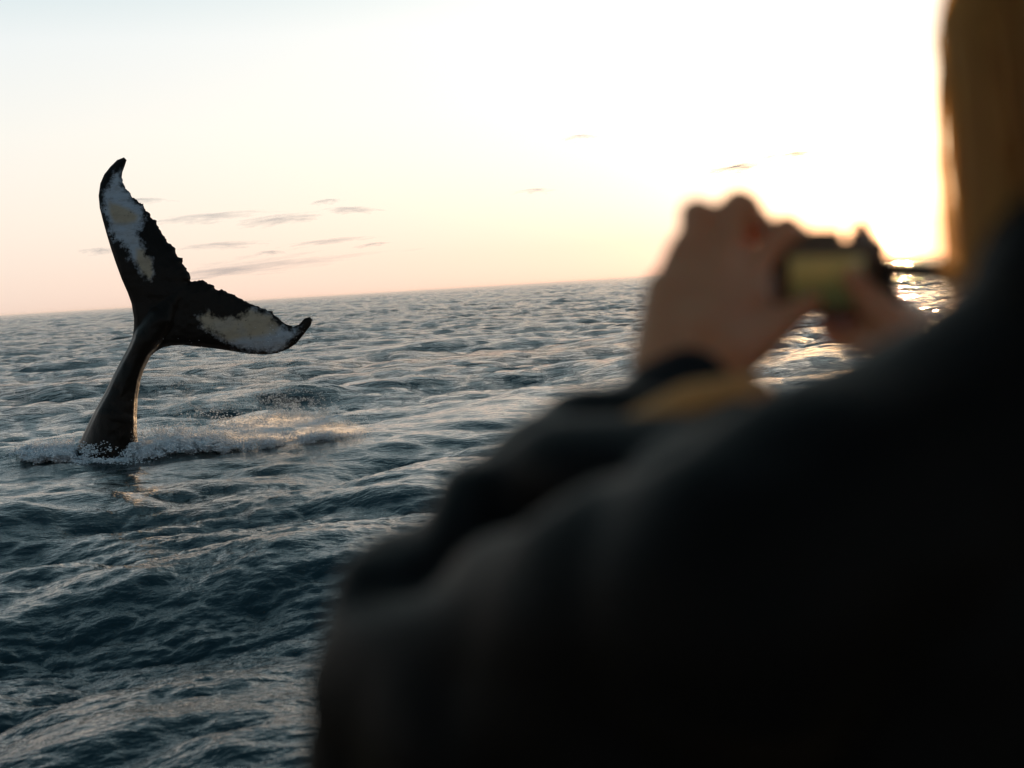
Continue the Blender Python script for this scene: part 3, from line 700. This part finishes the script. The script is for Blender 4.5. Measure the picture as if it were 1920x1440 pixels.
# ------------------------------------------------------------------ hand-held camera
cb, t, b = mat('camera_plastic'); b.inputs['Base Color'].default_value = (.16, .095, .045, 1); b.inputs['Roughness'].default_value = .5
n = N(t, 'ShaderNodeTexNoise'); n.inputs['Scale'].default_value = 900; bp = N(t, 'ShaderNodeBump'); L(t, n.outputs['Fac'], bp.inputs['Height']); bp.inputs['Distance'].default_value = .0006; L(t, bp.outputs[0], b.inputs['Normal'])
scm, t, b = mat('screen_flare_tint'); b.inputs['Base Color'].default_value = (.02, .02, .01, 1); b.inputs['Emission Strength'].default_value = 1.0  # emission added to give the screen the olive tint of sun flare
g_ = N(t, 'ShaderNodeNewGeometry'); sp_ = N(t, 'ShaderNodeSeparateXYZ'); L(t, g_.outputs['Position'], sp_.inputs[0])
L(t, ramp(t, math_(t, 'MULTIPLY', math_(t, 'SUBTRACT', sp_.outputs[2], P(1548, 522, 1.215).z-.024), 20.8), [(0, (.018, .020, .008)), (.4, (.035, .034, .012)), (.5, (.075, .055, .017)), (1, (.105, .085, .032))]), b.inputs['Emission Color'])
b.inputs['Roughness'].default_value = .15
gl, t, b = mat('screen_glass'); b.inputs['Base Color'].default_value = (.02, .03, .02, 1); b.inputs['Roughness'].default_value = .08
mt, t, b = mat('dark_metal'); b.inputs['Base Color'].default_value = (.12, .11, .1, 1); b.inputs['Metallic'].default_value = .8; b.inputs['Roughness'].default_value = .35
cc = P(1548, 522, 1.215)
cy = (cc-headc); cy.z = 0; cy.normalize(); cy = (cy+Vector((0.22, 0, 0))).normalized()   # lens direction, away
cx = cy.cross(Vector((0, 0, 1))).normalized(); cz = cx.cross(cy)
tilt = Matrix.Rotation(R(2), 3, cy); cx = tilt @ cx; cz = tilt @ cz
camr = empty('hand_camera', cc); tag(camr, 'small black camera held up between the two hands of the person in the foreground', 'camera')
def rbox(name, c, dims, r_, m, parent, seg=3):
    bm = bmesh.new(); bmesh.ops.create_cube(bm, size=1)
    for v in bm.verts: v.co = Vector((v.co.x*dims[0], v.co.y*dims[1], v.co.z*dims[2]))
    bmesh.ops.bevel(bm, geom=list(bm.edges), offset=r_, segments=seg, affect='EDGES', profile=.5)
    for v in bm.verts: v.co = cc+cx*(v.co.x+c[0])+cy*(v.co.y+c[1])+cz*(v.co.z+c[2])
    me = bpy.data.meshes.new(name); bm.to_mesh(me); bm.free(); return finish(name, me, m, parent, True)
def cyl(name, c, r_, h, axis, m, parent, ridges=0):
    bm = bmesh.new(); bmesh.ops.create_cone(bm, cap_ends=True, segments=48, radius1=r_, radius2=r_, depth=h)
    bmesh.ops.bevel(bm, geom=[e for e in bm.edges if abs(e.verts[0].co.z-e.verts[1].co.z) < 1e-6], offset=min(h, r_)*.12, segments=2, affect='EDGES')
    for v in bm.verts:
        p = v.co
        if ridges: 
            k = 1+.03*math.sin(ridges*math.atan2(p.y, p.x)); p = Vector((p.x*k, p.y*k, p.z))
        if axis == 'y': p = Vector((p.x, p.z, p.y))
        v.co = cc+cx*(p.x+c[0])+cy*(p.y+c[1])+cz*(p.z+c[2])
    bmesh.ops.recalc_face_normals(bm, faces=bm.faces)
    me = bpy.data.meshes.new(name); bm.to_mesh(me); bm.free(); return finish(name, me, m, parent, False)
body = rbox('camera_body', (0, 0, 0), (.100, .034, .066), .006, cb, camr)
rbox('screen_frame', (-.006, -.0185, -.003), (.070, .004, .048), .0015, cb, camr)
rbox('screen', (-.006, -.0212, -.003), (.063, .0016, .042), .0006, scm, camr)
rbox('viewfinder_hump', (-.002, .002, .036), (.030, .024, .012), .004, cb, camr)
cyl('mode_dial', (.030, 0, .037), .009, .008, 'z', mt, camr, 24)
cyl('shutter_button', (.041, .008, .036), .005, .006, 'z', mt, camr)
cyl('lens_barrel', (-.004, .045, -.002), .029, .056, 'y', cb, camr)
cyl('focus_ring', (-.004, .050, -.002), .0305, .020, 'y', cb, camr, 40)
cyl('lens_glass', (-.004, .0745, -.002), .022, .002, 'y', gl, camr)
for k in range(3): cyl('rear_button', (.041, -.018, .015-.013*k), .003, .003, 'y', mt, camr)
def ribbon(name, pts_, w, th, m, parent, wdir):
    """strap of real thickness along points"""
    # Catmull-Rom
    P_ = [Vector(p) for p in pts_]; P_ = [P_[0]*2-P_[1]]+P_+[P_[-1]*2-P_[-2]]; path = []
    for i in range(1, len(P_)-2):
        for k in range(10):
            s = k/10; a, b_, c_, d_ = P_[i-1:i+3]
            path.append(.5*((2*b_)+(c_-a)*s+(2*a-5*b_+4*c_-d_)*s*s+(3*b_-a-3*c_+d_)*s**3))
    path.append(P_[-2]); V, F = [], []
    for i, p in enumerate(path):
        tg = (path[min(i+1, len(path)-1)]-path[max(i-1, 0)]).normalized(); wv = (wdir-tg*wdir.dot(tg)).normalized(); nv = tg.cross(wv)
        for a, b_ in ((-1, -1), (1, -1), (1, 1), (-1, 1)): V.append(p+wv*(w/2*a)+nv*(th/2*b_))
    for i in range(len(path)-1):
        for k in range(4): F.append((i*4+k, i*4+(k+1) % 4, (i+1)*4+(k+1) % 4, (i+1)*4+k))
    F.append((3, 2, 1, 0)); e = (len(path)-1)*4; F.append((e, e+1, e+2, e+3))
    return mesh_obj(name, V, F, m, parent)
ribbon('neck_strap', [P(1645, 500, 1.215), P(1670, 506, 1.19), P(1720, 508, 1.12), P(1775, 512, 1.03), P(1850, 540, .95)], .019, .002, strapm, camr, Vector((0, 0, 1)))
ribbon('wrist_loop', [P(1658, 508, 1.21), P(1678, 545, 1.19), P(1695, 585, 1.17), P(1716, 625, 1.155)], .009, .002, strapm, camr, Vector((1, 0, 0)))

# ------------------------------------------------------------------ boat deck under the photographer and the person (below the frame)
bmw, t, b = mat('painted_deck'); b.inputs['Base Color'].default_value = (.35, .36, .36, 1); b.inputs['Roughness'].default_value = .6
boat = empty('boat', (0, 0, DECK)); tag(boat, 'low grey boat deck that the person in the dark jacket stands on', 'boat')
out = [(-1.7, -4), (1.9, -4), (2.0, 0), (1.5, 1.5), (.4, 2.3), (.1, 2.35), (-.4, 2.2), (-1.3, 1.4), (-1.8, 0)]
def prism(name, sc1, z1, sc0, z0, m, parent):
    n = len(out); V = [(x*sc1, y*sc1, z1) for x, y in out]+[(x*sc0, y*sc0, z0) for x, y in out]
    F = [tuple(range(n)), tuple(reversed(range(n, 2*n)))]+[(i, n+i, n+(i+1) % n, (i+1) % n) for i in range(n)]
    return mesh_obj(name, V, F, m, parent, smooth=False)
prism('deck', 1, DECK, 1, DECK-.06, bmw, boat); prism('hull', .985, DECK-.063, .8, -.6, bmw, boat)

# ------------------------------------------------------------------ sea haze
hz, t, b = mat('sea_haze'); t.nodes.remove(b); pv = N(t, 'ShaderNodeVolumePrincipled'); pv.inputs['Color'].default_value = (.97, .97, .97, 1)
pv.inputs['Density'].default_value = 0.00004; pv.inputs['Anisotropy'].default_value = 0.1
L(t, pv.outputs[0], t.nodes['Material Output'].inputs['Volume'])
Z0, Z1, HR = -2.4, 6.4, 13000
hv_ = [(x, y, z_) for z_ in (Z0, Z1) for x, y in ((-HR, -HR), (HR, -HR), (HR, HR), (-HR, HR))]
haze = mesh_obj('haze', hv_, [(3, 2, 1, 0), (4, 5, 6, 7), (0, 1, 5, 4), (1, 2, 6, 5), (2, 3, 7, 6), (3, 0, 4, 7)], hz, smooth=False)
tag(haze, kind='stuff')
